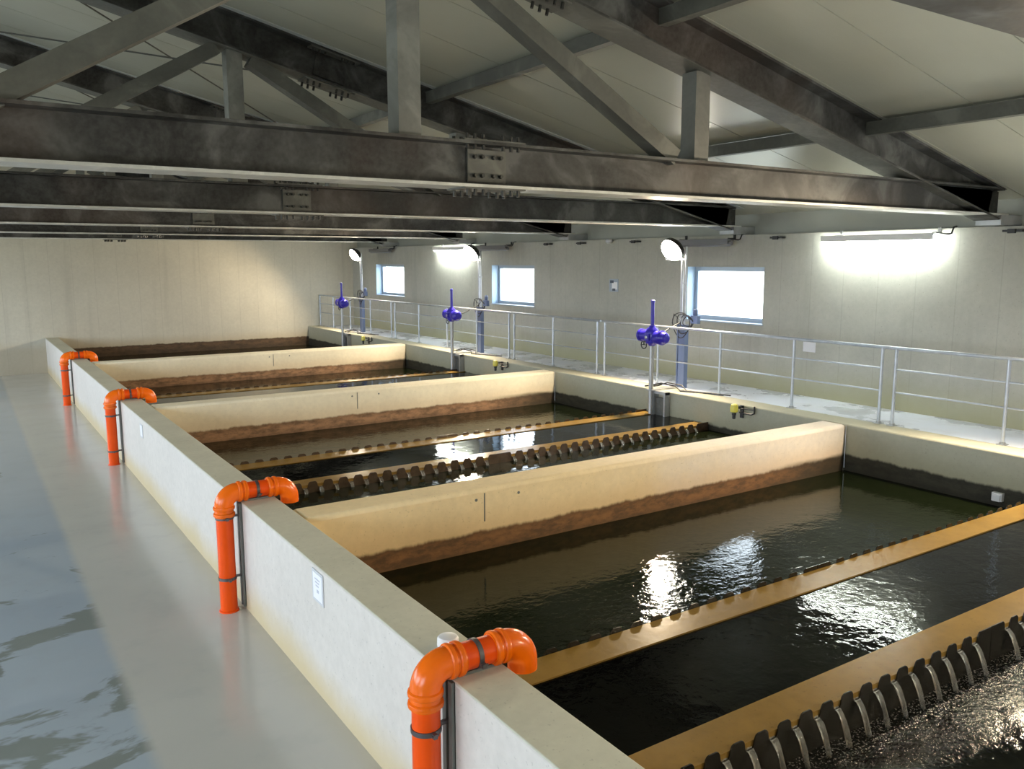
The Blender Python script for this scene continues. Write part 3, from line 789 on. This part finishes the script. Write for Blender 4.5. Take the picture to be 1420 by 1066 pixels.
# ------------------------------------------------------------------ tube lights under the wall ledge
def tube_light(ya, yb, lit, label):
    t = thing('tube_light', label, 'lamp', (XW - .16, ya, T + 2.60)); l = yb - ya
    MB().tube([(0, 0, 0), (0, .04, 0), (0, l - .04, 0), (0, l, 0)], [.035, .052, .052, .035], 14).obj('diffuser', 'tube_on' if lit else 'tube_off', t)
    MB().box(-.085, .085, .02, l - .02, .05, .085).box(-.085, -.078, .02, l - .02, -.012, .05).obj('housing', 'white' if lit else 'tube_off', t)  # room-side lip added to keep tube light off the roof
    for k, yy in enumerate((.06, l - .25)):
        MB().box(-.02, .16, yy - .02, yy + .02, .085, .10).box(.13, .16, yy - .02, yy + .02, .085, .17).obj('bracket', 'greyframe' if lit else 'dark', t)
    MB().tube([(0, .08, .09), (0, -.16, .06), (0, -.20, .07), (.05, -.20, .16), (.12, -.20, .17)], .012, 8).obj('supply_cable', 'dark', t)
    return t
tube_light(6.9, 8.85, True, 'lit tube light on the wall nearest, above the railing')
tube_light(10.8, 12.35, False, 'dark tube light under the ledge right of the nearest flood lamp')
tube_light(18.3, 19.9, False, 'dark tube light under the ledge above the middle window')
tube_light(20.4, 22.3, True, 'lit tube light between the middle and farthest windows')
tube_light(25.3, 26.9, False, 'dark tube light under the ledge above the farthest window')

# ------------------------------------------------------------------ small fittings
for k, (y_, lab) in enumerate(((5.9, 'dark clip under the wall ledge right of the lit nearest tube light'), (9.85, 'dark clip under the wall ledge between lit tube and nearest lamp'), (13.55, 'dark clip under the wall ledge just right of the white detector'), (15.4, 'dark clip under the wall ledge second from the white detector'), (16.7, 'dark clip under the wall ledge nearest the middle window'))):
    o = MB().box(-.10, 0, -.13, .13, -.03, .0).box(-.13, -.09, -.05, .05, -.05, .01).obj('ledge_clip', 'dark', loc=(XW - .001, y_, T + 2.70)); tag(o, lab, 'clip', 'clips under the wall ledge')
t = thing('smoke_detector', 'small pale detector under the wall ledge above the blue sign', 'detector', (XW - .10, 14.35, T + 2.66))
MB().lathe([(.05, 0), (.075, .02), (.08, .06), (.06, .09)], n=16).obj('housing', 'greyframe', t); MB().box(.02, .10, -.02, .02, .05, .08).obj('bracket', 'dark', t)
t = thing('wall_sign', 'small pale blue sign on the wall between two windows', 'sign', (XW - .001, 14.28, T + 1.75))
MB().box(-.008, 0, -.15, .15, -.14, .14).obj('plate', 'alu', t); MB().box(-.010, -.0082, -.12, .06, -.09, .07).obj('panel', 'paper', t)
MB().box(-.012, -.0102, .0, .12, .05, .11).box(-.012, -.0102, -.06, .04, -.12, -.07).obj('print', 'signdark', t, kind='stuff')
def probe(y, label):
    t = thing('level_probe', label, 'sensor', (XC, y, T))
    MB().box(-.20, -.01, -.012, .012, -.03, -.008).box(-.03, -.004, -.03, .03, -.20, .0).obj('bracket', 'dark', t)
    MB().tube([(-.10, -.02, -.10), (-.04, -.20, -.12), (-.03, -.26, -.09), (-.04, -.27, .02)], .014, 6).tube([(-.10, .0, -.04), (-.03, -.24, -.04)], .010, 6).obj('arm', 'dark', t)
    MB().lathe([(.03, -.10), (.058, -.085), (.062, -.02), (.05, .03), (.02, .045)], (-.20, .0, 0), 'z', 16).obj('sensor_head', 'yellow', t)
    MB().lathe([(.02, -.20), (.028, -.19), (.028, -.14), (.035, -.135), (.035, -.10)], (-.20, 0, 0), 'z', 12).obj('sensor_tip', 'dark', t)
probe(9.0, 'yellow level probe on the basin wall right of the nearest actuator')
probe(16.1, 'yellow level probe on the basin wall in front of the short railing')
probe(23.6, 'yellow level probe on the basin wall near the farthest actuator')
for k, (y_, lab) in enumerate(((11.0, 'black cable lying on the basin wall by the nearest actuator'), (18.2, 'black cable lying on the basin wall by the middle actuator'), (25.3, 'black cable lying on the basin wall by the farthest actuator'))):
    mb = MB(); rnd = random.Random(k)
    pts = [(.02, .35, .018), (.02, .18, .05), (.10, .02, .10), (.25, -.2, .06), (.12, -.45, .018), (.30, -.75, .018), (.40, -1.2, .018)]
    o = mb.tube(pts, .014, 6).tube([(p[0] + .06, p[1] - .1, p[2] + (.02 if i in (2, 3) else 0)) for i, p in enumerate(pts)], .012, 6).obj('loose_cable', 'dark', loc=(XC + .03, y_, T)); tag(o, lab, 'cable')
o = MB().box(-.06, 0, -.06, .06, -.07, .03).box(-.08, -.06, -.045, .045, -.07, .01).obj('outlet_block', 'white', loc=(XC, 4.98, T - .52)); tag(o, 'small pale outlet block where weir crest meets the walkway wall', 'block')
for k, (x, y_, lab) in enumerate(((XC - .03, 7.10, 'thin pale hanging cord in the corner of the nearest basin'), (XC - .03, 14.03, 'thin pale hanging cord in the corner of the second basin'))):
    o = MB().tube([(x, y_, T - .01), (x, y_, T - .62)], .006, 6).obj('hanging_cord', 'zinc'); tag(o, lab, 'cord')
